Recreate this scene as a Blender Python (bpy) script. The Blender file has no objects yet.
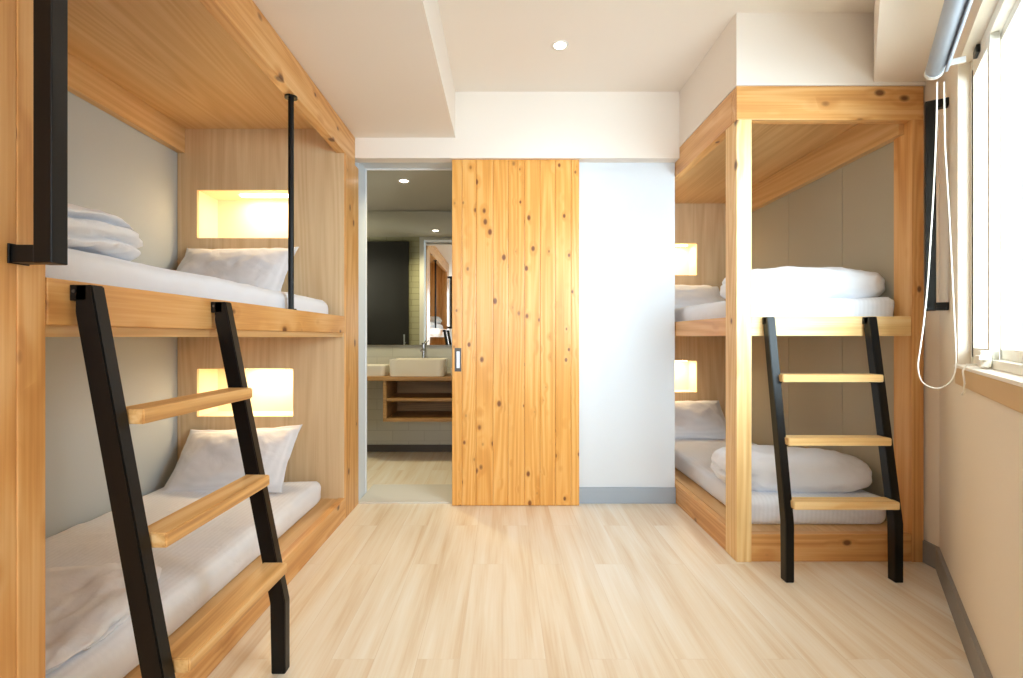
import bpy, bmesh, math, random
from mathutils import Vector, Matrix, noise
C = bpy.context.scene.collection
PI = math.pi
random.seed(4)
sc = bpy.context.scene

# ------------------------------------------------------------ materials
def new_mat(name):
    m = bpy.data.materials.new(name); m.use_nodes = True
    nt = m.node_tree; b = nt.nodes['Principled BSDF']
    return m, nt, b
def N(nt, t, **k):
    n = nt.nodes.new(t)
    for a, v in k.items(): setattr(n, a, v)
    return n
def L(nt, a, b): nt.links.new(a, b)
def rgb(h):
    h = h.lstrip('#'); c = [int(h[i:i+2], 16)/255 for i in (0, 2, 4)]
    return tuple(((x/12.92) if x <= .04045 else ((x+.055)/1.055)**2.4) for x in c) + (1,)
def plain(name, col, rough=.6, metal=0, bump=0, bscale=200, spec=.5, coat=0):
    m, nt, b = new_mat(name)
    b.inputs['Base Color'].default_value = col
    b.inputs['Roughness'].default_value = rough
    b.inputs['Metallic'].default_value = metal
    b.inputs['Specular IOR Level'].default_value = spec
    b.inputs['Coat Weight'].default_value = coat
    tc = N(nt, 'ShaderNodeTexCoord'); no = N(nt, 'ShaderNodeTexNoise')
    no.inputs['Scale'].default_value = bscale; no.inputs['Detail'].default_value = 4
    L(nt, tc.outputs['Object'], no.inputs['Vector'])
    hs = N(nt, 'ShaderNodeMixRGB', blend_type='MULTIPLY'); hs.inputs[0].default_value = .06
    hs.inputs[1].default_value = col
    L(nt, no.outputs['Color'], hs.inputs[2]); L(nt, hs.outputs[0], b.inputs['Base Color'])
    if bump:
        bp = N(nt, 'ShaderNodeBump'); bp.inputs['Strength'].default_value = bump; bp.inputs['Distance'].default_value = .002
        L(nt, no.outputs['Fac'], bp.inputs['Height']); L(nt, bp.outputs[0], b.inputs['Normal'])
    return m
def emit(name, col, s):
    m, nt, b = new_mat(name)
    b.inputs['Base Color'].default_value = col
    b.inputs['Emission Color'].default_value = col; b.inputs['Emission Strength'].default_value = s
    return m
def math_(nt, op, a=None, b=None, va=None, vb=None, clamp=False):
    n = N(nt, 'ShaderNodeMath', operation=op); n.use_clamp = clamp
    if a is not None: L(nt, a, n.inputs[0])
    if b is not None: L(nt, b, n.inputs[1])
    if va is not None: n.inputs[0].default_value = va
    if vb is not None: n.inputs[1].default_value = vb
    return n.outputs[0]
def wood(name, axis, light, mid, dark, knots=.0, rough=.42, plank=None, knotcol='#5a2c0c', kscale=1.0, contrast=1.0, coat=.0):
    """axis: grain direction 0/1/2; plank: (axis, width, offset) darker joint lines drawn across the face"""
    m, nt, b = new_mat(name)
    tc = N(nt, 'ShaderNodeTexCoord'); oi = N(nt, 'ShaderNodeObjectInfo')
    add = N(nt, 'ShaderNodeVectorMath', operation='ADD')
    sc_ = N(nt, 'ShaderNodeVectorMath', operation='SCALE'); sc_.inputs[0].default_value = (31.7, 17.3, 23.9)
    L(nt, oi.outputs['Random'], sc_.inputs['Scale'])
    L(nt, tc.outputs['Object'], add.inputs[0]); L(nt, sc_.outputs[0], add.inputs[1])
    base = add.outputs[0]
    plk = None
    if plank:
        sep = N(nt, 'ShaderNodeSeparateXYZ'); L(nt, tc.outputs['Object'], sep.inputs[0])
        q = math_(nt, 'DIVIDE', math_(nt, 'SUBTRACT', sep.outputs[plank[0]], vb=plank[2]), vb=plank[1])
        fl = math_(nt, 'FLOOR', q); fr = math_(nt, 'FRACT', q)
        edge = math_(nt, 'MINIMUM', fr, math_(nt, 'SUBTRACT', va=1.0, b=fr))
        plk = math_(nt, 'LESS_THAN', edge, vb=.022)
        wn = N(nt, 'ShaderNodeTexWhiteNoise', noise_dimensions='1D'); L(nt, fl, wn.inputs['W'])
        s2 = N(nt, 'ShaderNodeVectorMath', operation='SCALE'); s2.inputs[0].default_value = (9.1, 7.7, 12.3)
        L(nt, wn.outputs['Value'], s2.inputs['Scale'])
        a2 = N(nt, 'ShaderNodeVectorMath', operation='ADD'); L(nt, base, a2.inputs[0]); L(nt, s2.outputs[0], a2.inputs[1])
        base = a2.outputs[0]; pr = wn.outputs['Value']
    def scaled(along, across):
        mp = N(nt, 'ShaderNodeMapping'); s = [across]*3; s[axis] = along
        mp.inputs['Scale'].default_value = s; L(nt, base, mp.inputs['Vector']); return mp.outputs[0]
    # knots
    kmask = kfield = None
    if knots:
        vo = N(nt, 'ShaderNodeTexVoronoi'); vo.inputs['Scale'].default_value = 1; vo.inputs['Randomness'].default_value = 1
        L(nt, scaled(5.5*kscale, 8.5*kscale), vo.inputs['Vector'])
        sepc = N(nt, 'ShaderNodeSeparateColor'); L(nt, vo.outputs['Color'], sepc.inputs[0])
        on = math_(nt, 'LESS_THAN', sepc.outputs[0], vb=knots)
        size = math_(nt, 'MULTIPLY_ADD', sepc.outputs[1], vb=.12); size.node.inputs[2].default_value = .085
        d = math_(nt, 'DIVIDE', vo.outputs['Distance'], size)
        mr = N(nt, 'ShaderNodeMapRange'); mr.inputs[1].default_value = .55; mr.inputs[2].default_value = 1.05
        mr.inputs[3].default_value = 1; mr.inputs[4].default_value = 0; L(nt, d, mr.inputs[0])
        kmask = math_(nt, 'MULTIPLY', mr.outputs[0], on)
        mr2 = N(nt, 'ShaderNodeMapRange'); mr2.inputs[1].default_value = .3; mr2.inputs[2].default_value = 2.6
        mr2.inputs[3].default_value = 1; mr2.inputs[4].default_value = 0; L(nt, d, mr2.inputs[0])
        kfield = math_(nt, 'MULTIPLY', mr2.outputs[0], on)
    # grain
    n1 = N(nt, 'ShaderNodeTexNoise'); n1.inputs['Scale'].default_value = 1; n1.inputs['Detail'].default_value = 5; n1.inputs['Distortion'].default_value = .5
    L(nt, scaled(.7, 16), n1.inputs['Vector'])
    n2 = N(nt, 'ShaderNodeTexNoise'); n2.inputs['Scale'].default_value = 1; n2.inputs['Detail'].default_value = 3
    L(nt, scaled(3.0, 150), n2.inputs['Vector'])
    n3 = N(nt, 'ShaderNodeTexNoise'); n3.inputs['Scale'].default_value = 1; n3.inputs['Detail'].default_value = 1
    L(nt, scaled(.25, 5.0), n3.inputs['Vector'])
    ring = math_(nt, 'MULTIPLY', n3.outputs['Fac'], vb=90.0)
    if kfield is not None: ring = math_(nt, 'ADD', ring, math_(nt, 'MULTIPLY', kfield, vb=3.5))
    ring = math_(nt, 'MULTIPLY_ADD', math_(nt, 'SINE', ring), vb=.5); ring.node.inputs[2].default_value = .5
    f = math_(nt, 'MULTIPLY', n1.outputs['Fac'], vb=.5)
    f = math_(nt, 'ADD', f, math_(nt, 'MULTIPLY', n2.outputs['Fac'], vb=.34))
    f = math_(nt, 'ADD', f, math_(nt, 'MULTIPLY', ring, vb=.17))
    f = math_(nt, 'SUBTRACT', f, vb=.52)
    f = math_(nt, 'MULTIPLY_ADD', f, vb=1.9*contrast); f.node.inputs[2].default_value = .5
    if plank: f = math_(nt, 'ADD', f, math_(nt, 'MULTIPLY', math_(nt, 'SUBTRACT', pr, vb=.5), vb=.45))
    cr = N(nt, 'ShaderNodeValToRGB'); e = cr.color_ramp.elements
    e[0].position = .12; e[0].color = rgb(light); e[1].position = .95; e[1].color = rgb(dark)
    x = cr.color_ramp.elements.new(.5); x.color = rgb(mid)
    L(nt, f, cr.inputs[0]); out = cr.outputs[0]
    if kmask is not None:
        mx0 = N(nt, 'ShaderNodeMixRGB'); L(nt, math_(nt, 'MULTIPLY', kfield, vb=.35), mx0.inputs[0]); L(nt, out, mx0.inputs[1]); mx0.inputs[2].default_value = rgb(dark)
        mx = N(nt, 'ShaderNodeMixRGB'); L(nt, math_(nt, 'MULTIPLY', kmask, vb=.9), mx.inputs[0]); L(nt, mx0.outputs[0], mx.inputs[1]); mx.inputs[2].default_value = rgb(knotcol)
        out = mx.outputs[0]
    if plk is not None:
        mx = N(nt, 'ShaderNodeMixRGB', blend_type='MULTIPLY'); L(nt, math_(nt, 'MULTIPLY', plk, vb=.55), mx.inputs[0]); L(nt, out, mx.inputs[1]); mx.inputs[2].default_value = (.35, .2, .1, 1)
        out = mx.outputs[0]
    L(nt, out, b.inputs['Base Color'])
    b.inputs['Roughness'].default_value = rough; b.inputs['Coat Weight'].default_value = coat; b.inputs['Coat Roughness'].default_value = .2
    bp = N(nt, 'ShaderNodeBump'); bp.inputs['Strength'].default_value = .12; bp.inputs['Distance'].default_value = .001
    L(nt, n2.outputs['Fac'], bp.inputs['Height']); L(nt, bp.outputs[0], b.inputs['Normal'])
    return m
PA = ('#e8bb80', '#d9a05e', '#b97a3c')
pine = [wood('pine_%s' % 'xyz'[i], i, *PA, knots=.8, coat=.15, contrast=.9, kscale=1.1) for i in range(3)]
pale_pine = [wood('pale_pine_%s' % 'xyz'[i], i, '#f4d8a4', '#e9c284', '#cf9c5c', knots=.3, contrast=.9) for i in range(3)]
lam_z = wood('oak_laminate_z', 2, '#e0c6a0', '#d6b890', '#c5a176', rough=.5, contrast=.8)
lam_y = wood('oak_laminate_y', 1, '#e2bd8a', '#d6ab74', '#c4945c', rough=.4, contrast=.8)
door_mat = wood('knotty_pine_door', 2, '#eebb70', '#e0a04e', '#c58434', knots=1.0, rough=.33, kscale=1.5, knotcol='#6b3614', contrast=.9, coat=.15, plank=None)
vanity_wood = wood('vanity_wood', 0, '#b98f5c', '#a37a48', '#856032', rough=.5)

def floor_mat():
    m, nt, b = new_mat('pale_oak_floor')
    tc = N(nt, 'ShaderNodeTexCoord'); mp = N(nt, 'ShaderNodeMapping'); mp.inputs['Rotation'].default_value = (0, 0, PI/2)
    L(nt, tc.outputs['Object'], mp.inputs['Vector'])
    br = N(nt, 'ShaderNodeTexBrick'); br.offset = .41; br.offset_frequency = 2
    for k, v in (('Scale', 1), ('Mortar Size', .0009), ('Mortar Smooth', .1), ('Bias', 0), ('Brick Width', 1.2), ('Row Height', .145)): br.inputs[k].default_value = v
    br.inputs['Color1'].default_value = (0, 0, 0, 1); br.inputs['Color2'].default_value = (1, 1, 1, 1); br.inputs['Mortar'].default_value = (.5, .5, .5, 1)
    L(nt, mp.outputs[0], br.inputs['Vector'])
    off = N(nt, 'ShaderNodeVectorMath', operation='SCALE'); off.inputs[0].default_value = (7, 13, 0)
    L(nt, br.outputs['Color'], off.inputs['Scale'])
    ad = N(nt, 'ShaderNodeVectorMath', operation='ADD'); L(nt, tc.outputs['Object'], ad.inputs[0]); L(nt, off.outputs[0], ad.inputs[1])
    def ns(sx, sy, det, dist=0):
        mm = N(nt, 'ShaderNodeMapping'); mm.inputs['Scale'].default_value = (sx, sy, 1); L(nt, ad.outputs[0], mm.inputs['Vector'])
        n = N(nt, 'ShaderNodeTexNoise'); n.inputs['Scale'].default_value = 1; n.inputs['Detail'].default_value = det; n.inputs['Distortion'].default_value = dist
        L(nt, mm.outputs[0], n.inputs['Vector']); return n.outputs['Fac']
    f = math_(nt, 'ADD', math_(nt, 'MULTIPLY', ns(14, .8, 4, .4), vb=.75), math_(nt, 'MULTIPLY', ns(120, 3, 3), vb=.25))
    f = math_(nt, 'ADD', f, math_(nt, 'MULTIPLY', math_(nt, 'SUBTRACT', br.outputs['Color'], vb=.5), vb=.05))
    cr = N(nt, 'ShaderNodeValToRGB'); e = cr.color_ramp.elements
    e[0].position = .34; e[0].color = rgb(FLC[0]); e[1].position = .72; e[1].color = rgb(FLC[2])
    x = e.new(.52); x.color = rgb(FLC[1])
    L(nt, f, cr.inputs[0])
    mx = N(nt, 'ShaderNodeMixRGB', blend_type='MULTIPLY'); L(nt, math_(nt, 'MULTIPLY', br.outputs['Fac'], vb=.3), mx.inputs[0])
    L(nt, cr.outputs[0], mx.inputs[1]); mx.inputs[2].default_value = (.6, .45, .3, 1)
    L(nt, mx.outputs[0], b.inputs['Base Color']); b.inputs['Roughness'].default_value = .38
    return m
FLC = ('#f1eadd', '#e9dcc7', '#d7bd9a')

def tile_mat(name, c1, c2, mortar, rot, w=.2, h=.075):
    m, nt, b = new_mat(name)
    tc = N(nt, 'ShaderNodeTexCoord'); mp = N(nt, 'ShaderNodeMapping'); mp.inputs['Rotation'].default_value = rot
    L(nt, tc.outputs['Object'], mp.inputs['Vector'])
    br = N(nt, 'ShaderNodeTexBrick')
    for k, v in (('Scale', 1), ('Mortar Size', .003), ('Brick Width', w), ('Row Height', h)): br.inputs[k].default_value = v
    br.inputs['Color1'].default_value = c1; br.inputs['Color2'].default_value = c2; br.inputs['Mortar'].default_value = mortar
    L(nt, mp.outputs[0], br.inputs['Vector']); L(nt, br.outputs['Color'], b.inputs['Base Color'])
    b.inputs['Roughness'].default_value = .25
    return m
def cloth_mat(name, col, stripe=None):
    m, nt, b = new_mat(name)
    b.inputs['Base Color'].default_value = col; b.inputs['Roughness'].default_value = .85
    b.inputs['Sheen Weight'].default_value = .2
    tc = N(nt, 'ShaderNodeTexCoord')
    no = N(nt, 'ShaderNodeTexNoise'); no.inputs['Scale'].default_value = 9; no.inputs['Detail'].default_value = 5; no.inputs['Distortion'].default_value = .6
    L(nt, tc.outputs['Object'], no.inputs['Vector'])
    bp = N(nt, 'ShaderNodeBump'); bp.inputs['Strength'].default_value = .35; bp.inputs['Distance'].default_value = .02
    L(nt, no.outputs['Fac'], bp.inputs['Height'])
    if stripe is not None:
        sep = N(nt, 'ShaderNodeSeparateXYZ'); L(nt, tc.outputs['Object'], sep.inputs[0])
        s = math_(nt, 'SINE', math_(nt, 'MULTIPLY', sep.outputs[stripe], vb=2*PI/.022))
        s = math_(nt, 'MULTIPLY_ADD', s, vb=.5); s.node.inputs[2].default_value = .5
        mx = N(nt, 'ShaderNodeMixRGB'); L(nt, s, mx.inputs[0]); mx.inputs[1].default_value = col
        mx.inputs[2].default_value = tuple(c*.95 for c in col[:3]) + (1,)
        L(nt, mx.outputs[0], b.inputs['Base Color'])
    L(nt, bp.outputs[0], b.inputs['Normal'])
    return m
M = {}
M['floor'] = floor_mat()
M['white'] = plain('white_paint', rgb('#edeef0'), .8, bump=.1)
M['coolwhite'] = plain('cool_white_paint', rgb('#dde2e8'), .8, bump=.1)
M['ceil'] = plain('ceiling_paint', rgb('#efe6dc'), .85)
M['cream'] = plain('cream_paint', rgb('#e8dccb'), .8, bump=.15)
M['greige'] = plain('greige_wall', rgb('#bcc2c4'), .7)
M['greige2'] = plain('greige_panel', rgb('#b3ab98'), .7)
M['base'] = plain('blue_grey_vinyl', rgb('#a2acb8'), .6)
M['base_shaded'] = plain('shaded_blue_grey_vinyl', rgb('#8d8a86'), .6)  # same vinyl as the back baseboard, its shade put into the colour
M['black'] = plain('black_steel', rgb('#050505'), .36, spec=.33, bump=.05)
M['blackline'] = plain('seal_and_shadow', rgb('#3a2c20'), .6)
M['sheet'] = cloth_mat('white_sheet', rgb('#e9edf6'), 0)
M['duvet'] = cloth_mat('white_duvet', rgb('#e8ebf2'))
M['pillow'] = cloth_mat('white_pillowcase', rgb('#e9eaf0'), 2)
M['frame'] = plain('cream_aluminium', rgb('#efeadf'), .4)
M['sillwood'] = plain('tan_sill', rgb('#cfae82'), .5)
M['sillwhite'] = plain('white_sill', rgb('#f3ede4'), .5)
M['blind'] = plain('grey_blind', rgb('#a9b3c4'), .55)
M['blind2'] = plain('light_bracket', rgb('#d9dadb'), .45)
M['cord'] = plain('white_cord', rgb('#f0eae0'), .5)
M['grey'] = plain('threshold_stone', rgb('#d6d2ca'), .55)
M['ceramic'] = plain('white_ceramic', rgb('#e6dfd0'), .15, coat=.5)
M['chrome'] = plain('chrome', rgb('#b9b9b9'), .15, metal=1)
M['steel'] = plain('brushed_steel', rgb('#c8ccd2'), .3, metal=.8)
M['darkmetal'] = plain('dark_metal', rgb('#5b5550'), .4, metal=.6)
M['mirror'] = plain('mirror_glass', (.86, .88, .84, 1), .01, metal=1)
M['bdoor'] = plain('black_door', rgb('#0d0a08'), .5)
M['bathwall'] = tile_mat('bath_tile_white', rgb('#c9c8bc'), rgb('#c3c3b8'), rgb('#b6b5aa'), (PI/2, 0, 0), .3, .1)
M['bathwall2'] = tile_mat('bath_tile_green', rgb('#b9b79c'), rgb('#b2b096'), rgb('#96947c'), (PI/2, 0, 0), .2, .07)
M['bathpaint'] = plain('bath_paint', rgb('#bdbaae'), .7)
M['darkbase'] = plain('dark_baseboard', rgb('#5d564e'), .6)
M['nichewall'] = plain('niche_lining', rgb('#f4e6c8'), .5)
M['led'] = emit('warm_led', (1, .80, .50, 1), 22)
M['spot'] = emit('downlight_led', (1, .93, .82, 1), 14)
M['white_plastic'] = plain('white_plastic', rgb('#f2eee6'), .4)
def glass():
    m, nt, b = new_mat('window_glass')
    tr = N(nt, 'ShaderNodeBsdfTransparent'); gl = N(nt, 'ShaderNodeBsdfGlossy'); gl.inputs['Roughness'].default_value = .02
    mx = N(nt, 'ShaderNodeMixShader'); mx.inputs[0].default_value = .06
    tr.inputs[0].default_value = (.93, .97, .96, 1)
    L(nt, tr.outputs[0], mx.inputs[1]); L(nt, gl.outputs[0], mx.inputs[2]); L(nt, mx.outputs[0], nt.nodes['Material Output'].inputs[0])
    return m
M['glass'] = glass()

# ------------------------------------------------------------ mesh helpers
def bm_new(): return bmesh.new()
def add_box(bm, x0, x1, y0, y1, z0, z1, bev=0.0, mat=None, seg=2):
    vs = [bm.verts.new((x, y, z)) for x in (min(x0,x1), max(x0,x1)) for y in (min(y0,y1), max(y0,y1)) for z in (min(z0,z1), max(z0,z1))]
    F = [(0,1,3,2), (4,6,7,5), (0,4,5,1), (2,3,7,6), (0,2,6,4), (1,5,7,3)]
    fs = [bm.faces.new([vs[i] for i in f]) for f in F]
    if mat is not None:
        for v in vs: v.co = mat @ v.co
    if bev:
        es = list({e for f in fs for e in f.edges})
        bmesh.ops.bevel(bm, geom=es, offset=bev, segments=seg, affect='EDGES', profile=.6)
    return vs
def box(x0, x1, y0, y1, z0, z1, bev=0.0, mat=None, seg=2):
    bm = bm_new(); add_box(bm, x0, x1, y0, y1, z0, z1, bev, mat, seg); return bm
def add_prism(bm, pts, z0, z1):
    a = [bm.verts.new((p[0], p[1], z0)) for p in pts]; b = [bm.verts.new((p[0], p[1], z1)) for p in pts]
    bm.faces.new(a[::-1]); bm.faces.new(b)
    for i in range(len(pts)):
        j = (i+1) % len(pts); bm.faces.new([a[i], a[j], b[j], b[i]])
    bmesh.ops.recalc_face_normals(bm, faces=bm.faces)
def add_cyl(bm, p0, p1, r, n=20, r2=None):
    p0, p1 = Vector(p0), Vector(p1); d = p1-p0
    q = d.to_track_quat('Z', 'Y').to_matrix().to_4x4()
    bmesh.ops.create_cone(bm, cap_ends=True, segments=n, radius1=r, radius2=r if r2 is None else r2, depth=d.length, matrix=Matrix.Translation((p0+p1)/2) @ q)
def add_tube(bm, pts, r, n=8, closed=False):
    pts = [Vector(p) for p in pts]; rings = []
    m = len(pts)
    for i, p in enumerate(pts):
        if closed: d = pts[(i+1) % m]-pts[i-1]
        else: d = pts[min(i+1, m-1)]-pts[max(i-1, 0)]
        d.normalize(); u = d.cross(Vector((.13, 1, .07))).normalized(); v = d.cross(u)
        rings.append([bm.verts.new(p+r*(math.cos(2*PI*k/n)*u+math.sin(2*PI*k/n)*v)) for k in range(n)])
    for i in range(m if closed else m-1):
        a, b = rings[i], rings[(i+1) % m]
        for k in range(n): bm.faces.new([a[k], a[(k+1) % n], b[(k+1) % n], b[k]])
    if not closed: bm.faces.new(rings[0][::-1]); bm.faces.new(rings[-1])
def wloc(p):
    v = Vector((0, 0, 0))
    while p is not None: v += Vector(p.location); p = p.parent
    return v
def obj(name, bm, mat, parent=None, smooth=False, at=None):
    me = bpy.data.meshes.new(name)
    off = wloc(parent)
    org = Vector(at) if at is not None else off
    for v in bm.verts: v.co -= org
    bm.normal_update(); bm.to_mesh(me); bm.free()
    o = bpy.data.objects.new(name, me); C.objects.link(o)
    if parent is not None: o.parent = parent
    o.location = org-off
    if isinstance(mat, (list, tuple)):
        for m in mat: me.materials.append(m)
    else: me.materials.append(mat)
    if smooth:
        for p in me.polygons: p.use_smooth = True
    return o
def tag(o, label, cat, group=None):
    o['label'] = label; o['category'] = cat
    if group: o['group'] = group
    return o
def thing(name, label, cat, loc, group=None):
    o = bpy.data.objects.new(name, None); C.objects.link(o); o.location = loc; o.empty_display_size = .1
    return tag(o, label, cat, group)
def struct(name, bm, mat, parent=None):
    o = obj(name, bm, mat, parent)
    if parent is None: o['kind'] = 'structure'
    return o

# window-wall frame: t runs along the wall toward the camera, v into the room
P0 = Vector((2.043, 2.34, 0)); TD = Vector((-.5735, -.8192, 0)); VN = Vector((-.8192, .5735, 0))
WM = Matrix(((TD.x, VN.x, 0, P0.x), (TD.y, VN.y, 0, P0.y), (0, 0, 1, 0), (0, 0, 0, 1)))
def wp(t, v, z): return WM @ Vector((t, v, z))
def add_wbox(bm, t0, t1, v0, v1, z0, z1, bev=0): add_box(bm, t0, t1, v0, v1, z0, z1, bev, WM); bmesh.ops.recalc_face_normals(bm, faces=bm.faces)
def wbox(*a, **k):
    bm = bm_new(); add_wbox(bm, *a, **k); return bm
WEND = 2.35
CZ, HZ = 2.66, 2.365
RY = -1.7

# ------------------------------------------------------------ room shell
struct('floor', box(-2.6, 2.6, RY-.1, 5.0, -.1, 0), M['floor'])
struct('ceiling', box(-2.6, 2.6, RY-.1, 3.47, CZ, CZ+.1), M['ceil'])
struct('trim_1', box(-1.98, -.305, RY, 3.2, HZ, CZ), M['ceil'])                     # low soffit over left bunk
struct('trim_2', box(-1.98, 1.13, 3.2, 3.283, 2.235, CZ), M['ceil'])             # header over door
bm = bm_new(); add_box(bm, 1.13, 2.6, 2.42, 4.6, 2.308, CZ+.05); struct('trim_3', bm, M['ceil'])  # bulkhead over right bunk
bm = bm_new(); W = wp(0, 0, 0); e0 = wp(WEND, 0, 0); e1 = wp(WEND, .25, 0)
add_prism(bm, [(2.06, 2.42), (2.06, 2.33), (e0.x, e0.y), (e1.x, e1.y), (wp(0, .25, 0)-TD*.06).to_2d()[:], ], 2.325, CZ+.02)
struct('trim_4', bm, M['ceil'])                                                     # beam along window wall
bm = bm_new(); add_box(bm, -2.08, -1.95, RY, 3.283, 0, CZ); struct('wall_left', bm, M['greige'])
bm = bm_new(); add_box(bm, -2.5, -.952, 3.283, 3.463, 0, 2.6); add_box(bm, -.952, -.25, 3.283, 3.463, 2.255, 2.6)
add_box(bm, -.25, 1.128, 3.283, 3.463, 0, CZ); struct('wall_back', bm, M['coolwhite'])
struct('wall_recess', box(1.05, 1.128, 3.463, 4.7, 0, CZ), M['white'])
bm = bm_new(); add_box(bm, 2.045, 2.2, 2.34, 4.7, 0, CZ); add_box(bm, 1.05, 2.2, 4.62, 4.75, 0, CZ); struct('wall_right_back', bm, M['cream'])
# window wall with opening t .5-2.05, z 1.0-2.14
T0, T1, Z0, Z1 = .5, 2.1, .985, 2.14
bm = bm_new()
for a in ((-.03, T0, 0, CZ), (T1, WEND, 0, CZ), (T0, T1, 0, Z0-.075), (T0, T1, Z1, CZ)):
    add_wbox(bm, a[0], a[1], -.16, 0, a[2], a[3])
struct('wall_right', bm, M['cream'])
struct('wall_right_front', box(e0.x, e0.x+.15, RY, e0.y+.05, 0, CZ), M['cream'])
# rear wall behind the camera, with a wide unseen window added for soft fill
bm = bm_new()
for a in ((-1.98, -1.15, 0, CZ), (.45, e0.x+.1, 0, CZ), (-1.15, .45, 0, .75), (-1.15, .45, 2.25, CZ)): add_box(bm, a[0], a[1], RY-.12, RY, a[2], a[3])
struct('wall_rear', bm, M['white'])
bm = bm_new()
for a in ((-1.15, -1.1, .75, 2.25), (.4, .45, .75, 2.25), (-.375, -.325, .75, 2.25), (-1.15, .45, .75, .8), (-1.15, .45, 2.2, 2.25)): add_box(bm, a[0], a[1], RY-.09, RY-.03, a[2], a[3], .004)
o = struct('fill_window', bm, M['frame'])
# baseboards
struct('baseboard_back', box(.45, 1.13, 3.268, 3.283, 0, .105, .003), M['base'])
struct('baseboard_right', wbox(.0, WEND, 0, .014, 0, .105), M['base_shaded'])
struct('baseboard_right_back', box(2.031, 2.045, 2.34, 2.435, 0, .105), M['base_shaded'])
# threshold
struct('trim_5', box(-.95, -.25, 3.27, 3.66, 0, .012, .003), M['grey'])

# ------------------------------------------------------------ window
win = struct('window_1', (lambda bm: ([add_wbox(bm, *a, .003) for a in ((T0, T0+.014, -.11, -.036, Z0, Z1), (T1-.04, T1, -.11, -.04, Z0, Z1), (T0, T1, -.11, -.04, Z0, Z0+.03), (T0, T1, -.11, -.04, Z1-.04, Z1))], bm)[1])(bm_new()), M['frame'])
bm = bm_new(); add_wbox(bm, T0+.014, T0+.019, -.06, -.038, Z0+.03, Z1-.04); obj('gasket', bm, M['blackline'], win)
def sash(t0, t1, v, w0, w1):
    bm = bm_new(); z0, z1 = Z0+.03, Z1-.04
    for a in ((t0, t0+w0, z0, z1), (t1-w1, t1, z0, z1), (t0, t1, z0, z0+.035), (t0, t1, z1-.03, z1)): add_wbox(bm, a[0], a[1], v-.012, v+.012, a[2], a[3], .002)
    s = obj('sash', bm, M['frame'], win)
    obj('pane', wbox(t0+w0, t1-w1, v-.003, v+.003, z0+.035, z1-.03), M['glass'], s)
    return s
sash(T0+.02, .80, -.052, .012, .035)
sash(.765, 1.45, -.082, .03, .035)
sash(1.42, T1-.04, -.052, .03, .03)
obj('latch', (lambda bm: (add_wbox(bm, .80, .85, -.038, -.01, Z0+.005, Z0+.06, .006), add_wbox(bm, .82, .89, -.03, .0, Z0+.03, Z0+.045, .004), bm)[2])(bm_new()), M['frame'], win)
obj('lock', wbox(.60, .66, -.04, -.028, Z1-.034, Z1-.006, .003), M['black'], win)
bm = bm_new(); add_wbox(bm, T0-.005, T1, -.16, .012, Z0-.012, Z0, .003); obj('sill_cap', bm, M['sillwhite'], win)
bm = bm_new(); add_wbox(bm, T0-.005, T1, -.16, .008, Z0-.075, Z0-.012, .003); obj('sill', bm, M['sillwood'], win)
bm = bm_new(); add_tube(bm, [wp(.80, -.02, Z0+.01), wp(.80, .016, Z0+.012), wp(.80, .026, Z0-.01), wp(.805, .022, Z0-.05), wp(.78, .02, Z0-.08), wp(.765, .024, Z0-.095)], .003)
obj('pull_cord', bm, M['cord'], win, True)

# roller blind
rb = thing('roller_blind', 'grey roller blind rolled up above the window, with a white bead chain', 'blind', wp(1.3, .08, 2.0))
RZ = 2.075
bm = bm_new(); add_cyl(bm, wp(.665, .085, RZ), wp(2.2, .085, RZ), .027, 28); obj('fabric_roll', bm, M['blind'], rb, True)
bm = bm_new(); add_wbox(bm, .70, 2.2, .055, .058, RZ-.02, RZ+.01); add_wbox(bm, .70, 2.2, .052, .061, RZ-.032, RZ-.018, .003); obj('bottom_bar', bm, M['blind'], rb)
bm = bm_new(); add_cyl(bm, wp(.645, .085, RZ), wp(.667, .085, RZ), .0285, 28); add_wbox(bm, .668, .674, 0, .07, RZ+.0, RZ+.022, .002); obj('bracket', bm, M['blind2'], rb)
def px(x, y, Y): return Vector(((x-503)/500*Y, Y, 1.09-(y-337)/500*Y))
def smooth_path(p, k=4):
    out = []
    for i in range(len(p)-1):
        a, b, c, d = p[max(i-1, 0)], p[i], p[i+1], p[min(i+2, len(p)-1)]
        for j in range(k):
            t = j/k
            out.append(tuple(.5*(2*b[q]+(c[q]-a[q])*t+(2*a[q]-5*b[q]+4*c[q]-d[q])*t*t+(3*b[q]-a[q]-3*c[q]+d[q])*t**3) for q in (0, 1)))
    return out+[p[-1]]
chain = [(937, 82), (936.5, 120), (935, 160), (933, 200), (930.5, 240), (928, 280), (924, 320), (920, 350), (918, 366), (921, 380), (930, 387), (940, 388), (949, 383), (955, 372), (956, 355), (955, 330), (953, 290), (951, 250), (949, 210), (946.5, 170), (945, 145), (944.5, 120), (944, 82)]
bm = bm_new(); add_tube(bm, [px(a, b, 1.80) for a, b in smooth_path(chain)], .0023, 8); obj('bead_chain', bm, M['cord'], rb, True)

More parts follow.
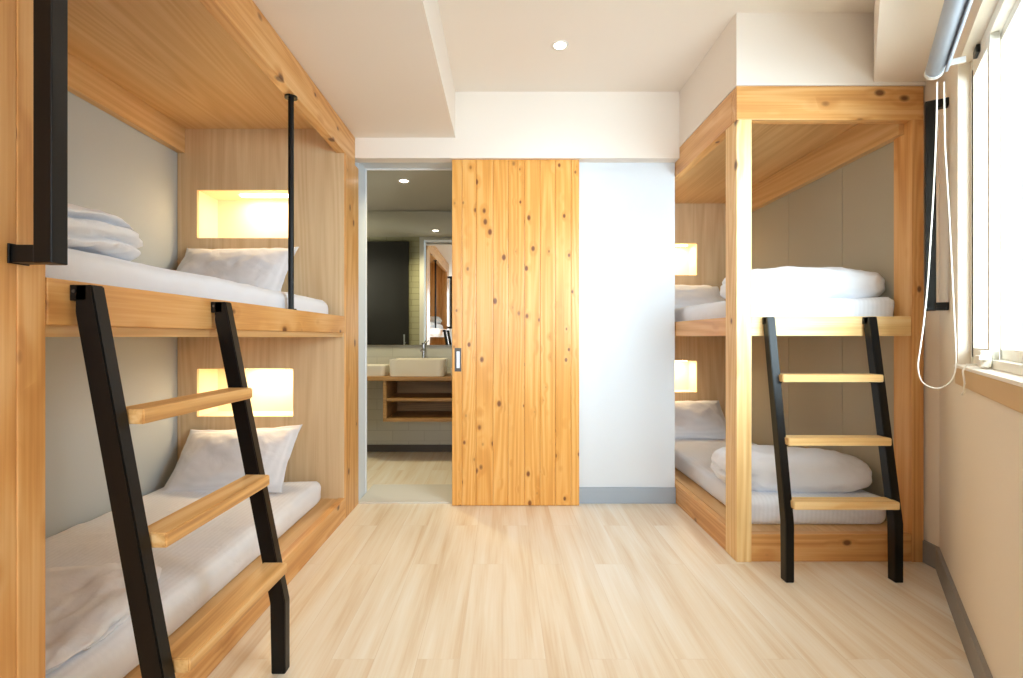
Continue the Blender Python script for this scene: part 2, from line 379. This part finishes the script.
# ------------------------------------------------------------ lights fixtures
def downlight(x, y, z, label):
    t = thing('downlight', label, 'ceiling light', (x, y, z), None)
    bm = bm_new(); n = 32
    prof = [(.030, -.001), (.036, -.005), (.045, -.004), (.046, .0)]
    rings = [[bm.verts.new((x+r*math.cos(2*PI*k/n), y+r*math.sin(2*PI*k/n), z+h)) for k in range(n)] for r, h in prof]
    for a, b in zip(rings, rings[1:]):
        for k in range(n): bm.faces.new([a[k], a[(k+1) % n], b[(k+1) % n], b[k]])
    obj('trim_ring', bm, M['white_plastic'], t, True)
    bm = bm_new(); add_cyl(bm, (x, y, z-.003), (x, y, z), .031, 28); obj('lens', bm, M['spot'], t)
    return t
downlight(.307, 2.69, CZ, 'round white recessed downlight in the bedroom ceiling')
downlight(-.76, 3.84, 2.29, 'small round downlight in the bathroom ceiling beyond the doorway')

# ------------------------------------------------------------ bunks
def beam(name, parent, b, axis, mats=pine, bev=.003):
    return obj(name, box(*b, bev), mats[axis], parent)
def niche_panel(name, x0, x1, y, z0, z1, nx0, nx1, nz0, nz1, depth, parent, th=.02):
    """panel facing -Y with a rectangular niche; lining is a sub-part together with its led strip"""
    bm = bm_new()
    add_box(bm, x0, nx0, y, y+th, z0, z1); add_box(bm, nx1, x1, y, y+th, z0, z1)
    add_box(bm, nx0, nx1, y, y+th, z0, nz0); add_box(bm, nx0, nx1, y, y+th, nz1, z1)
    p = obj(name, bm, lam_z, parent)
    bm = bm_new(); e = .008
    add_box(bm, nx0-e, nx0, y+th, y+depth, nz0-e, nz1+e); add_box(bm, nx1, nx1+e, y+th, y+depth, nz0-e, nz1+e)
    add_box(bm, nx0, nx1, y+th, y+depth, nz0-e, nz0); add_box(bm, nx0, nx1, y+th, y+depth, nz1, nz1+e)
    add_box(bm, nx0-e, nx1+e, y+depth, y+depth+e, nz0-e, nz1+e)
    obj('niche_lining', bm, M['nichewall'], p)
    w = nx1-nx0
    obj('reading_light', box(nx0+w*.36, nx0+w*.90, y+depth*.42, y+depth*.62, nz1-.006, nz1-.001), M['led'], p)
    l = bpy.data.lights.new('niche_glow', 'AREA'); l.shape = 'RECTANGLE'; l.size = w*.5; l.size_y = .04; l.energy = NE; l.color = (1, .80, .50)
    lo = bpy.data.objects.new('niche_glow', l); C.objects.link(lo); lo.location = (nx0+w*.63, y+depth*.5, nz1-.008)
    return p
NE = 1.9

LX, RXF = -.945, 1.131
# --- left bunk
lb = thing('bunk_bed', 'large built-in pine bunk bed along the left wall, near post cropped', 'bunk bed', (-1.45, 2.0, 0), 'built-in bunk beds')
beam('corner_post', lb, (-1.02, LX, .974, 1.034, 0, HZ-.002), 2)
beam('end_post', lb, (-1.94, LX-.002, .70, .9738, 0, HZ-.002), 2)
beam('end_board', lb, (-1.0, LX, 3.0, 3.272, 0, 2.1895), 2)
beam('top_rail', lb, (-.996, LX, .70, 3.195, 2.19, HZ-.003), 1)
obj('bunk_roof', box(-1.945, -.996, 1.03, 3.0, 2.335, 2.358), lam_y, lb)
beam('wall_rail', lb, (-1.947, -1.90, 1.034, 2.99, 2.19, 2.335), 1, [lam_y]*3)
beam('upper_side_rail', lb, (-.98, LX, 1.036, 2.995, 1.115, 1.214), 1)
obj('upper_platform', box(-1.945, -.958, 1.036, 2.99, 1.09, 1.128), lam_y, lb)
beam('lower_side_rail', lb, (-.985, LX, 1.036, 2.998, 0.001, .127), 1)
obj('lower_platform', box(-1.945, -.985, 1.036, 2.99, .06, .124), lam_y, lb)
niche_panel('upper_headboard', -1.947, -.952, 2.99, 1.128, 2.335, -1.83, -1.256, 1.682, 1.969, .22, lb)
niche_panel('lower_headboard', -1.947, -.952, 2.99, .124, 1.128, -1.83, -1.256, .615, .90, .22, lb)
bm = bm_new(); add_cyl(bm, (-.970, 2.288, 1.214), (-.970, 2.288, 2.19), .0125, 20); add_cyl(bm, (-.970, 2.288, 2.182), (-.970, 2.288, 2.19), .028, 24); add_cyl(bm, (-.970, 2.288, 1.214), (-.970, 2.288, 1.219), .024, 24)
obj('guard_pole', bm, M['black'], lb, False)
# --- right bunk
rbk = thing('bunk_bed', 'smaller pine bunk bed in the right corner by the window', 'bunk bed', (1.58, 3.2, 0), 'built-in bunk beds')
YF, YE, RT = 2.42, 4.40, 2.305
beam('corner_post', rbk, (RXF, 1.204, YF, 2.542, 0, 2.142), 2, pale_pine)  # paler pine puts the bright light on this post into its colour
beam('corner_post', rbk, (1.98, 2.037, YF, 2.535, 0, 2.142), 2)
beam('top_front_rail', rbk, (RXF, 2.037, YF, YF+.05, 2.142, RT), 0)
beam('top_side_rail', rbk, (RXF, RXF+.05, YF+.051, YE, 2.142, RT), 1)
beam('wall_rail', rbk, (1.955, 2.0, YF+.05, YE, 2.09, 2.265), 1, [lam_y]*3)
obj('bunk_roof', box(RXF+.05, 2.03, YF+.05, YE, 2.265, 2.285), lam_y, rbk)
beam('upper_front_rail', rbk, (1.204, 1.979, YF+.003, YF+.035, 1.095, 1.19), 0, pale_pine)
beam('upper_side_rail', rbk, (RXF+.002, RXF+.035, 2.543, YE, 1.095, 1.19), 1)
obj('upper_platform', box(RXF+.035, 2.0, YF+.035, YE, 1.10, 1.125), lam_y, rbk)
beam('lower_front_rail', rbk, (1.204, 1.979, YF+.003, YF+.04, 0.001, .135), 0)
beam('lower_side_rail', rbk, (RXF+.002, RXF+.04, 2.543, YE, 0.001, .127), 1)
obj('lower_platform', box(RXF+.04, 2.0, YF+.04, YE, .06, .130), lam_y, rbk)
bm = bm_new(); y = YE
for a, b in ((3.503, YE), (2.951, 3.499), (2.535, 2.947)): add_box(bm, 2.0, 2.03, a, b, .13, 2.265, .002)
obj('side_panelling', bm, M['greige2'], rbk)
niche_panel('upper_headboard', 1.13, 2.03, YE, 1.125, 2.30, 1.133+.02, 1.707, 1.635, 1.915, .2, rbk)
niche_panel('lower_headboard', 1.13, 2.03, YE, .130, 1.125, 1.133+.02, 1.707, .605, .88, .2, rbk)

# ------------------------------------------------------------ ladders
def ladder(label, origin, ax_out, ax_side, gap, treads, ztop, dtop, dbot, zk, loc, pad=.003):
    """ax_out points away from the bed, ax_side along the bed; a stringer is 36 mm wide; gap = inner distance"""
    t = thing('bunk_ladder', label, 'ladder', loc, 'bunk ladders')
    O = Vector(origin); A = Vector(ax_out); S = Vector(ax_side)
    def P(d, s, z): return O+A*d+S*s+Vector((0, 0, z))
    w, dp = .037, .045
    def mk(db): return lambda z: db if z < zk else db+(dtop-db)*(z-zk)/(ztop-zk)
    pair = [(0, dbot[0]), (w+gap, dbot[1])]
    for s0, db in pair:
        outer = mk(db)
        bm = bm_new()
        prof = [(outer(0), 0), (outer(zk), zk), (outer(ztop), ztop), (outer(ztop)-dp+.01, ztop), (outer(ztop-.06)-dp-.002, ztop-.06), (db-dp-.004, zk), (db-dp, 0)]
        a = [bm.verts.new(P(d, s0, z)) for d, z in prof]; b = [bm.verts.new(P(d, s0+w, z)) for d, z in prof]
        bm.faces.new(a[::-1]); bm.faces.new(b)
        for i in range(len(prof)):
            j = (i+1) % len(prof); bm.faces.new([a[i], a[j], b[j], b[i]])
        bmesh.ops.recalc_face_normals(bm, faces=bm.faces)
        bmesh.ops.bevel(bm, geom=list(bm.edges), offset=.0025, segments=2, affect='EDGES')
        so = obj('stringer', bm, M['black'], t)
        # hook plate onto the rail
        pts = [P(0.001, s0, ztop-.035), P(dtop-.01, s0+w*.9, ztop)]
        lo = [min(p[i] for p in pts) for i in range(3)]; hi = [max(p[i] for p in pts) for i in range(3)]
        obj('hook', box(lo[0], hi[0], lo[1], hi[1], lo[2], hi[2], .002), M['black'], so)
        bm = bm_new(); q = P(.01, s0, ztop-.014)
        add_cyl(bm, q-S*.002, q, .0035, 12); obj('bolt', bm, M['darkmetal'], so)
    wd = .077
    for z in treads:
        e = [mk(db)(z)+.032 for s0, db in pair]
        q = [P(e[0]-wd, w+pad, 0), P(e[0], w+pad, 0), P(e[1], w+gap-pad, 0), P(e[1]-wd, w+gap-pad, 0)]
        bm = bm_new(); add_prism(bm, [(v.x, v.y) for v in q], z-.017, z+.017)
        bmesh.ops.bevel(bm, geom=list(bm.edges), offset=.003, segments=2, affect='EDGES')
        tr = obj('tread', bm, (pale_pine[0] if abs(S.x) > .5 else TREAD_Y), t)
        for k, (sa, sb) in enumerate(((w-.001, w+.010), (w+gap-.010, w+gap+.001))):
            pts = [P(e[k]-wd+.01, sa, z-.026), P(e[k]-.04, sb, z-.0175)]
            lo = [min(p[i] for p in pts) for i in range(3)]; hi = [max(p[i] for p in pts) for i in range(3)]
            obj('bracket', box(*[v for m in range(3) for v in (lo[m], hi[m])]), M['black'], tr)
    return t
TREAD_Y = wood('tread_pine', 1, '#ecc68e', '#deae6e', '#bd8850', knots=.08, contrast=1.3)
ladder('black ladder with three pine treads leaning on the left bunk', (LX, 1.089, 0), (1, 0, 0), (0, 1, 0), .489, (.910, .630, .347), 1.204, .048, (.227, .241), .228, (LX+.15, 1.37, 0))
ladder('black ladder with three pine treads on the foot of the right bunk', (1.254, YF, 0), (0, -1, 0), (1, 0, 0), .447, (.90, .618, .346), 1.186, .048, (.205, .205), .262, (1.5, YF-.15, 0), -.008)

# ------------------------------------------------------------ grab bars
g = thing('grab_bar', 'tall black square-tube grab bar bolted to the near post of the left bunk', 'grab bar', (LX, .97, 1.23))
obj('bar', box(-.898, -.862, .955, .991, 1.232, 2.12, .002), M['black'], g)
for z in (1.232, 2.084):
    obj('arm', box(-.943, -.897, .956, .990, z+.001, z+.035, .002), M['black'], g)
    obj('mounting_plate', box(LX+.0005, -.9405, .952, .994, z-.001, z+.037, .001), M['black'], g)
g = thing('grab_bar', 'black square-tube grab bar bolted to the window wall beside the right bunk', 'grab bar', wp(.3, 0, 1.21))
obj('bar', wbox(.257, .293, .042, .078, 1.202, 2.10, .002), M['black'], g)
for z in (1.202, 2.064): obj('arm', wbox(.258, .292, .001, .043, z+.001, z+.035, .002), M['black'], g)

# ------------------------------------------------------------ soft goods
def fbm(v, o=3):
    s = 0; a = 1
    for k in range(o): s += a*noise.noise(v*(2**k)); a *= .5
    return s
def rounded_slab(x0, x1, y0, y1, z0, z1, r, seed, amp=.006, n=60, droop=0):
    bm = bm_new(); hx, hy, hz = (x1-x0)/2, (y1-y0)/2, (z1-z0)/2; c = Vector(((x0+x1)/2, (y0+y1)/2, (z0+z1)/2))
    nx = max(8, int(hx*2/.03)); ny = max(8, int(hy*2/.03)); nz = 8
    V = {}
    def vert(i, j, k):
        if (i, j, k) in V: return V[(i, j, k)]
        p = Vector(((i/nx*2-1)*hx, (j/ny*2-1)*hy, (k/nz*2-1)*hz))
        q = Vector((max(-hx+r, min(hx-r, p.x)), max(-hy+r, min(hy-r, p.y)), max(-hz+r*.8, min(hz-r*.8, p.z))))
        d = p-q
        if d.length > 1e-6:
            m = max(abs(d.x)/r, abs(d.y)/r, abs(d.z)/(r*.8)); d = d.normalized()*r*m
            if abs(d.z) > hz: d.z = math.copysign(hz, d.z)
        w = q+d+c
        s = Vector((seed, seed*2, 0))
        w += Vector((fbm(w*5+s), fbm(w*5+s*3), fbm(w*6+s*5)))*amp*(1 if k > 0 else .1)
        V[(i, j, k)] = bm.verts.new(w); return V[(i, j, k)]
    for i in range(nx):
        for j in range(ny):
            for k in (0, nz):
                f = [vert(i, j, k), vert(i+1, j, k), vert(i+1, j+1, k), vert(i, j+1, k)]; bm.faces.new(f if k else f[::-1])
    for k in range(nz):
        for i in range(nx):
            for j in (0, ny):
                f = [vert(i, j, k), vert(i+1, j, k), vert(i+1, j, k+1), vert(i, j, k+1)]; bm.faces.new(f if j == 0 else f[::-1])
        for j in range(ny):
            for i in (0, nx):
                f = [vert(i, j, k), vert(i, j+1, k), vert(i, j+1, k+1), vert(i, j, k+1)]; bm.faces.new(f if i == nx else f[::-1])
    bmesh.ops.recalc_face_normals(bm, faces=bm.faces)
    return bm
def mattress(label, *a, **k):
    x0, x1, y0, y1, z0, z1 = a
    o = obj('mattress', rounded_slab(*a, **k), M['sheet'], None, True, at=((x0+x1)/2, (y0+y1)/2, z0))
    tag(o, label, 'mattress', 'mattresses in white sheets'); return o
mattress('white sheeted mattress on the upper berth of the left bunk', -1.92, -1.0, 1.06, 2.90, 1.130, 1.295, r=.05, seed=3)
mattress('white sheeted mattress on the lower berth of the left bunk', -1.92, -1.055, 1.06, 2.93, .126, .248, r=.05, seed=5, amp=.009)
mattress('white sheeted mattress on the upper berth of the right bunk', 1.18, 1.975, 2.50, 4.33, 1.127, 1.283, r=.035, seed=7)
mattress('white sheeted mattress on the lower berth of the right bunk', 1.245, 1.965, 2.54, 4.33, .132, .262, r=.045, seed=11, amp=.010)

def pillow_bm(w, h, t, seed):
    """lies in XY centred at 0, thickness along Z, flat flange edge with pointed corners"""
    bm = bm_new(); n = 44; top = {}; bot = {}
    for i in range(n+1):
        for j in range(n+1):
            u, v = i/n*2-1, j/n*2-1
            pin = 1-.07*(1-u*u)*abs(v)**3; pin2 = 1-.05*(1-v*v)*abs(u)**3
            x, y = u*w/2*pin2, v*h/2*pin
            au, av = min(1, abs(u)/.93), min(1, abs(v)/.90)
            th = t/2*((1-au**3.0)*(1-av**2.6))**.55 if au < 1 and av < 1 else 0
            s = Vector((seed, 0, seed)); edge = max(abs(u), abs(v))
            wr = fbm(Vector((x*7, y*7, 0))+s)*.011+abs(fbm(Vector((x*4+y*6, y*3, 2))+s))*-.010
            flop = fbm(Vector((x*9, y*9, 5))+s)*.010*max(0, edge-.8)/.2
            top[i, j] = bm.verts.new((x, y, th+wr*min(1, th*30)+flop+.0015))
            bot[i, j] = bm.verts.new((x, y, -th+wr*min(1, th*30)+flop-.0015))
    for i in range(n):
        for j in range(n):
            bm.faces.new([top[i, j], top[i+1, j], top[i+1, j+1], top[i, j+1]])
            bm.faces.new([bot[i, j+1], bot[i+1, j+1], bot[i+1, j], bot[i, j]])
    for i in range(n):
        bm.faces.new([top[i+1, 0], top[i, 0], bot[i, 0], bot[i+1, 0]]); bm.faces.new([top[i, n], top[i+1, n], bot[i+1, n], bot[i, n]])
        bm.faces.new([top[0, i], top[0, i+1], bot[0, i+1], bot[0, i]]); bm.faces.new([top[n, i+1], top[n, i], bot[n, i], bot[n, i+1]])
    return bm
def pillow(label, c, w, h, t, tilt, seed, yaw=0, roll=0):
    o = obj('pillow', pillow_bm(w, h, t, seed), M['pillow'], None, True)
    o.location = c; o.rotation_euler = (tilt, roll, yaw)
    tag(o, label, 'pillow', 'white bed pillows'); return o
R = math.radians
pillow('plump white pillow propped under the lit niche, left bunk upper berth', (-1.54, 2.83, 1.455), .68, .40, .15, R(54), 1, yaw=R(-3))
pillow('plump white pillow leaning in the corner of the left bunk lower berth', (-1.51, 2.80, .405), .68, .42, .15, R(48), 2, yaw=R(-3), roll=R(-3))
pillow('white pillow at the head of the right bunk upper berth', (1.54, 4.17, 1.405), .64, .42, .16, R(36), 3)
pillow('white pillow at the head of the right bunk lower berth', (1.54, 4.17, .405), .66, .42, .17, R(42), 4)

def duvet(label, c, sx, sy, sz, seed, yaw=0, folds=1.0, pw=2.6, one_end=False, name='folded_duvet', notch=((.15, .045),)):
    bm = bm_new(); n, m = 96, 72; rows = []
    for i in range(n+1):
        a = -PI/2+PI*i/n
        ca, sa = max(0, math.cos(a)), math.sin(a)
        ex = math.copysign(abs(sa)**(2/4.2), sa); rad = ca**(2/4.2)
        row = []
        for k in range(m):
            th = 2*PI*k/m; ct, st = math.cos(th), math.sin(th)
            y = math.copysign(abs(ct)**(2/pw), ct)*rad; z = math.copysign(abs(st)**(2/pw), st)*rad
            p = Vector((ex*sx/2, y*sy/2, z*sz/2))
            s = Vector((seed*1.7, seed, -seed))
            # layered folds round the sides: grooves at nearly constant height
            for zc, dep in notch:
                zz = (z*.5)-(zc+.12*noise.noise(Vector((p.x*5, p.y*5, seed))))
                g = math.exp(-(zz/.045)**2)*dep*folds*(.55+.6*noise.noise(Vector((p.x*4, p.y*4, 7+seed))))
                if one_end: g *= max(0, min(1, (-.28-p.x/sx)*8))*1.6
                d = Vector((p.x/sx, p.y/sy, 0))
                if d.length > 1e-5: p -= d.normalized()*g
            nv = Vector((p.x, p.y, p.z*1.6))
            f = fbm(nv*6+s)*.016+(-abs(fbm(nv*9+s*2)))*.014*folds
            dn = Vector((y*.6, y, z)) if rad > .3 else Vector((ex, y, z))
            dn = Vector((ex*(1-rad), y, z)); dn = dn.normalized() if dn.length > 1e-5 else Vector((ex, 0, 0))
            p += dn*f
            if p.z < -sz/2: p.z = -sz/2
            row.append(bm.verts.new(p))
        rows.append(row)
    for a, b in zip(rows, rows[1:]):
        for k in range(m): bm.faces.new([a[k], b[k], b[(k+1) % m], a[(k+1) % m]])
    bmesh.ops.remove_doubles(bm, verts=bm.verts, dist=1e-5)
    bmesh.ops.recalc_face_normals(bm, faces=bm.faces)
    o = obj(name, bm, M['duvet'], None, True)
    o.location = (c[0], c[1], c[2]+sz/2); o.rotation_euler = (0, 0, yaw)
    tag(o, label, 'duvet', 'folded white duvets'); return o
duvet('white duvet folded in layers at the near end, left bunk upper berth', (-1.47, 1.25, 1.286), .90, .60, .152, 2.2, yaw=R(-2), pw=3, folds=1.3, notch=((.16, .055), (-.14, .035)))
duvet('thin crumpled white duvet spread at the near end, left bunk lower berth', (-1.50, 1.42, .236), .80, .68, .075, 4.4, yaw=R(10), folds=1.7, notch=((0, .02),))
duvet('puffy white duvet folded at the foot of the right bunk upper berth', (1.618, 2.73, 1.272), .78, .40, .185, 6.1, yaw=R(2), pw=3.4, folds=.6, one_end=True, notch=((.05, .03),))
duvet('puffy white duvet folded at the foot of the right bunk lower berth', (1.585, 2.80, .247), .76, .44, .215, 8.3, yaw=R(-4), one_end=True, folds=.7, pw=2.6, notch=((.02, .05), (-.22, .03)))

# ------------------------------------------------------------ sliding door
DX0, DX1, DY0, DY1, DZ0, DZ1 = -.330, .492, 3.222, 3.262, .003, 2.236
edges = [-.330, -.266, -.175, -.065, .032, .139, .239, .343, .447, .492]
edges = [(e-503)/500*3.222 for e in (452, 462, 476, 493, 508, 524.5, 540, 555.5, 571, 579.3)]
bm = bm_new(); add_box(bm, edges[0], edges[-1], DY0+.006, DY1, DZ0, DZ1)
dr = obj('door_1', bm, door_mat); dr['kind'] = 'structure'
DM = door_mat
for i, (a, b) in enumerate(zip(edges, edges[1:])):
    obj('board', box(a+.001, b-.001, DY0, DY0+.012, DZ0, DZ1-.004, .0028), DM, dr)
bm = bm_new(); hx = (458-503)/500*3.222; hz0, hz1 = 1.09-34.5/500*3.222, 1.09-11/500*3.222
add_box(bm, hx-.021, hx+.021, DY0-.003, DY0+.001, hz0, hz1, .001)
h = obj('handle', bm, M['darkmetal'], dr)
obj('finger_pull', box(hx-.009, hx+.011, DY0-.0045, DY0-.0028, hz0+.022, hz1-.022, .0005), M['steel'], h)
struct('track_shadow_strip', box(-.95, .52, 3.21, 3.275, 2.237, 2.246), M['blackline'])   # dark strip put in as the shadow line at the sliding track

# ------------------------------------------------------------ bathroom
BY, BC = 4.76, 2.29
struct('wall_bathroom_back', box(-2.6, 1.05, BY, BY+.1, 0, CZ), M['bathwall'])
struct('wall_bathroom_left', box(-2.7, -2.5, 3.4, BY+.1, 0, CZ), M['bathpaint'])
struct('ceiling_bathroom', box(-2.6, 1.05, 3.463, BY+.1, BC, BC+.1), M['bathpaint'])
bm = bm_new(); add_box(bm, -2.5, -1.0, 3.463, 3.473, 0, BC); add_box(bm, -.20, 1.05, 3.463, 3.473, 0, BC); add_box(bm, -1.0, -.2, 3.463, 3.473, 2.30, 2.40)
struct('wall_bathroom_front', bm, M['bathwall2'])
bm = bm_new(); add_box(bm, -1.0, -.948, 3.463, 3.485, 0, 2.285); add_box(bm, -.25, -.2, 3.463, 3.485, 0, 2.285); add_box(bm, -.948, -.25, 3.463, 3.485, 2.25, 2.285)
struct('trim_7', bm, M['white'])
struct('baseboard_bathroom', box(-2.5, 1.05, BY-.015, BY, 0, .065), M['darkbase'])
bd = obj('door_2', box(-1.78, -1.127, 3.474, 3.51, .01, 2.23, .003), M['bdoor']); bd['kind'] = 'structure'
bm = bm_new(); add_cyl(bm, (-1.17, 3.51, 1.02), (-1.17, 3.55, 1.02), .01, 12); add_cyl(bm, (-1.17, 3.55, .95), (-1.17, 3.55, 1.12), .009, 12); obj('handle', bm, M['steel'], bd)
o = obj('mirror', box(-2.3, .6, 4.735, 4.757, 1.014, 2.285, .001), M['mirror']); tag(o, 'wide frameless mirror on the bathroom wall above the basin', 'mirror')
o = obj('vanity_counter', box(-2.2, .5, 4.30, 4.757, .712, .746, .003), vanity_wood); tag(o, 'long wooden wall-hung vanity counter carrying the basin', 'counter')
vs = thing('vanity_shelf', 'open wooden two-tier shelf box hung under the vanity counter', 'shelf', (-.66, 4.5, .36))
obj('side_panel', box(-1.035, -1.005, 4.31, 4.757, .36, .711, .002), vanity_wood, vs)
obj('side_panel', box(-.33, -.30, 4.31, 4.757, .36, .711, .002), vanity_wood, vs)
obj('shelf', box(-1.005, -.33, 4.315, 4.745, .535, .56, .002), vanity_wood, vs)
obj('shelf', box(-1.005, -.33, 4.31, 4.757, .36, .388, .002), vanity_wood, vs)
obj('back_panel', box(-1.005, -.33, 4.745, 4.757, .388, .711), vanity_wood, vs)
def basin(name, label, x0, x1, y0, y1, z0, z1, cat):
    bm = bm_new(); cx, cy = (x0+x1)/2, (y0+y1)/2; hx, hy = (x1-x0)/2, (y1-y0)/2; n = 48; H = z1-z0
    def ring(dx, z, p=9):
        out = []
        for k in range(n):
            a = 2*PI*(k+.5)/n; c, s_ = math.cos(a), math.sin(a)
            out.append(bm.verts.new((cx+(hx-dx)*math.copysign(abs(c)**(2/p), c), cy+(hy-dx)*math.copysign(abs(s_)**(2/p), s_), z)))
        return out
    rs = [ring(.016, z0), ring(.011, z0+.004), ring(.002, z1-.006), ring(.003, z1), ring(.013, z1), ring(.016, z1-.006), ring(.03, z0+H*.4, 6), ring(.07, z0+H*.25, 4)]
    for a, b in zip(rs, rs[1:]):
        for k in range(n): bm.faces.new([a[k], a[(k+1) % n], b[(k+1) % n], b[k]])
    bm.faces.new(rs[0][::-1]); bm.faces.new(rs[-1])
    o = obj(name, bm, M['ceramic'], at=(cx, cy, z0)); tag(o, label, cat)
    return o
basin('wash_basin', 'white rectangular vessel basin standing on the wooden counter', -1.0, -.50, 4.32, 4.66, .746, .895, 'basin')
basin('tray', 'low white rectangular tub left of the basin, cut by the door jamb', -1.45, -1.03, 4.36, 4.62, .746, .84, 'tub')
basin('tray', 'low white tub right of the basin, partly behind the sliding door', -.47, -.2, 4.36, 4.62, .746, .82, 'tub')
fc = thing('faucet', 'tall chrome tap standing behind the white basin', 'tap', (-.745, 4.69, .746))
bm = bm_new(); add_cyl(bm, (-.745, 4.70, .746), (-.745, 4.70, 1.02), .017, 20); obj('column', bm, M['chrome'], fc, False)
bm = bm_new(); add_cyl(bm, (-.745, 4.70, .975), (-.745, 4.57, .965), .012, 16); obj('spout', bm, M['chrome'], fc)
bm = bm_new(); add_cyl(bm, (-.745, 4.70, 1.02), (-.745, 4.70, 1.035), .02, 16); add_cyl(bm, (-.745, 4.70, 1.032), (-.715, 4.64, 1.055), .005, 10); obj('lever', bm, M['chrome'], fc)

# ------------------------------------------------------------ lights, world, camera
def area(loc, target, sx, sy, e, col=(1, 1, 1)):
    l = bpy.data.lights.new('area', 'AREA'); l.shape = 'RECTANGLE'; l.size = sx; l.size_y = sy; l.energy = e; l.color = col
    o = bpy.data.objects.new('area_light', l); C.objects.link(o); o.location = loc
    o.rotation_euler = (Vector(target)-Vector(loc)).to_track_quat('-Z', 'Y').to_euler(); return o
wc = wp((T0+T1)/2, 0, 1.55); area(wc-VN*1.3+TD*.85+Vector((0, 0, .05)), wc-TD*.1-Vector((0, 0, .3)), 2.0, 1.9, 285, (.76, .88, 1))
area((-.35, RY-.02, 1.45), (-.35, 3, .9), 1.5, 1.35, 36, (.84, .92, 1))  # soft frontal fill coming in at the added rear window
def spot(loc, e, col, ang=120, blend=.8, r=.05, tgt=None):
    l = bpy.data.lights.new('spot', 'SPOT'); l.energy = e; l.color = col; l.spot_size = R(ang); l.spot_blend = blend; l.shadow_soft_size = r
    o = bpy.data.objects.new('spot_light', l); C.objects.link(o); o.location = loc
    if tgt: o.rotation_euler = (Vector(tgt)-Vector(loc)).to_track_quat('-Z', 'Y').to_euler()
    return o
WARM = (1, .93, .84)
for p in ((.307, 2.69), (.2, 1.2), (.0, -.3)): spot((p[0], p[1], CZ-.02), 11, WARM, 150, 1, .06)
spot((-.76, 3.84, BC-.02), 48, (1, .86, .48), 140, .9)
spot((-1.6, 4.1, BC-.02), 22, (1, .92, .72), 150, .9)
l = bpy.data.lights.new('bath_fill', 'POINT'); l.energy = 11; l.color = (1, .93, .74); l.shadow_soft_size = .15  # added fill lifting the bathroom ceiling, placed out of the mirror's view
o = bpy.data.objects.new('bath_fill', l); C.objects.link(o); o.location = (-2.0, 4.0, 1.75)
w = bpy.data.worlds.new('world'); sc.world = w; w.use_nodes = True
nt = w.node_tree; bg = nt.nodes['Background']; bg.inputs[0].default_value = (.84, .93, 1, 1); bg.inputs[1].default_value = 1.15

cam = bpy.data.cameras.new('camera'); co = bpy.data.objects.new('camera', cam); C.objects.link(co); sc.camera = co
co.location = (0, 0, 1.09); co.rotation_euler = (PI/2, 0, 0)
cam.sensor_width = 36; cam.lens = 500/1023*36; cam.shift_x = 8.5/1023; cam.shift_y = -2/1023; cam.clip_start = .02
sc.view_settings.view_transform = 'Standard'; sc.view_settings.look = 'None'; sc.view_settings.exposure = .24
sc.cycles.use_denoising = True; sc.cycles.max_bounces = 10; sc.cycles.diffuse_bounces = 6
sc.cycles.sample_clamp_indirect = 4; sc.cycles.caustics_reflective = False; sc.cycles.caustics_refractive = False
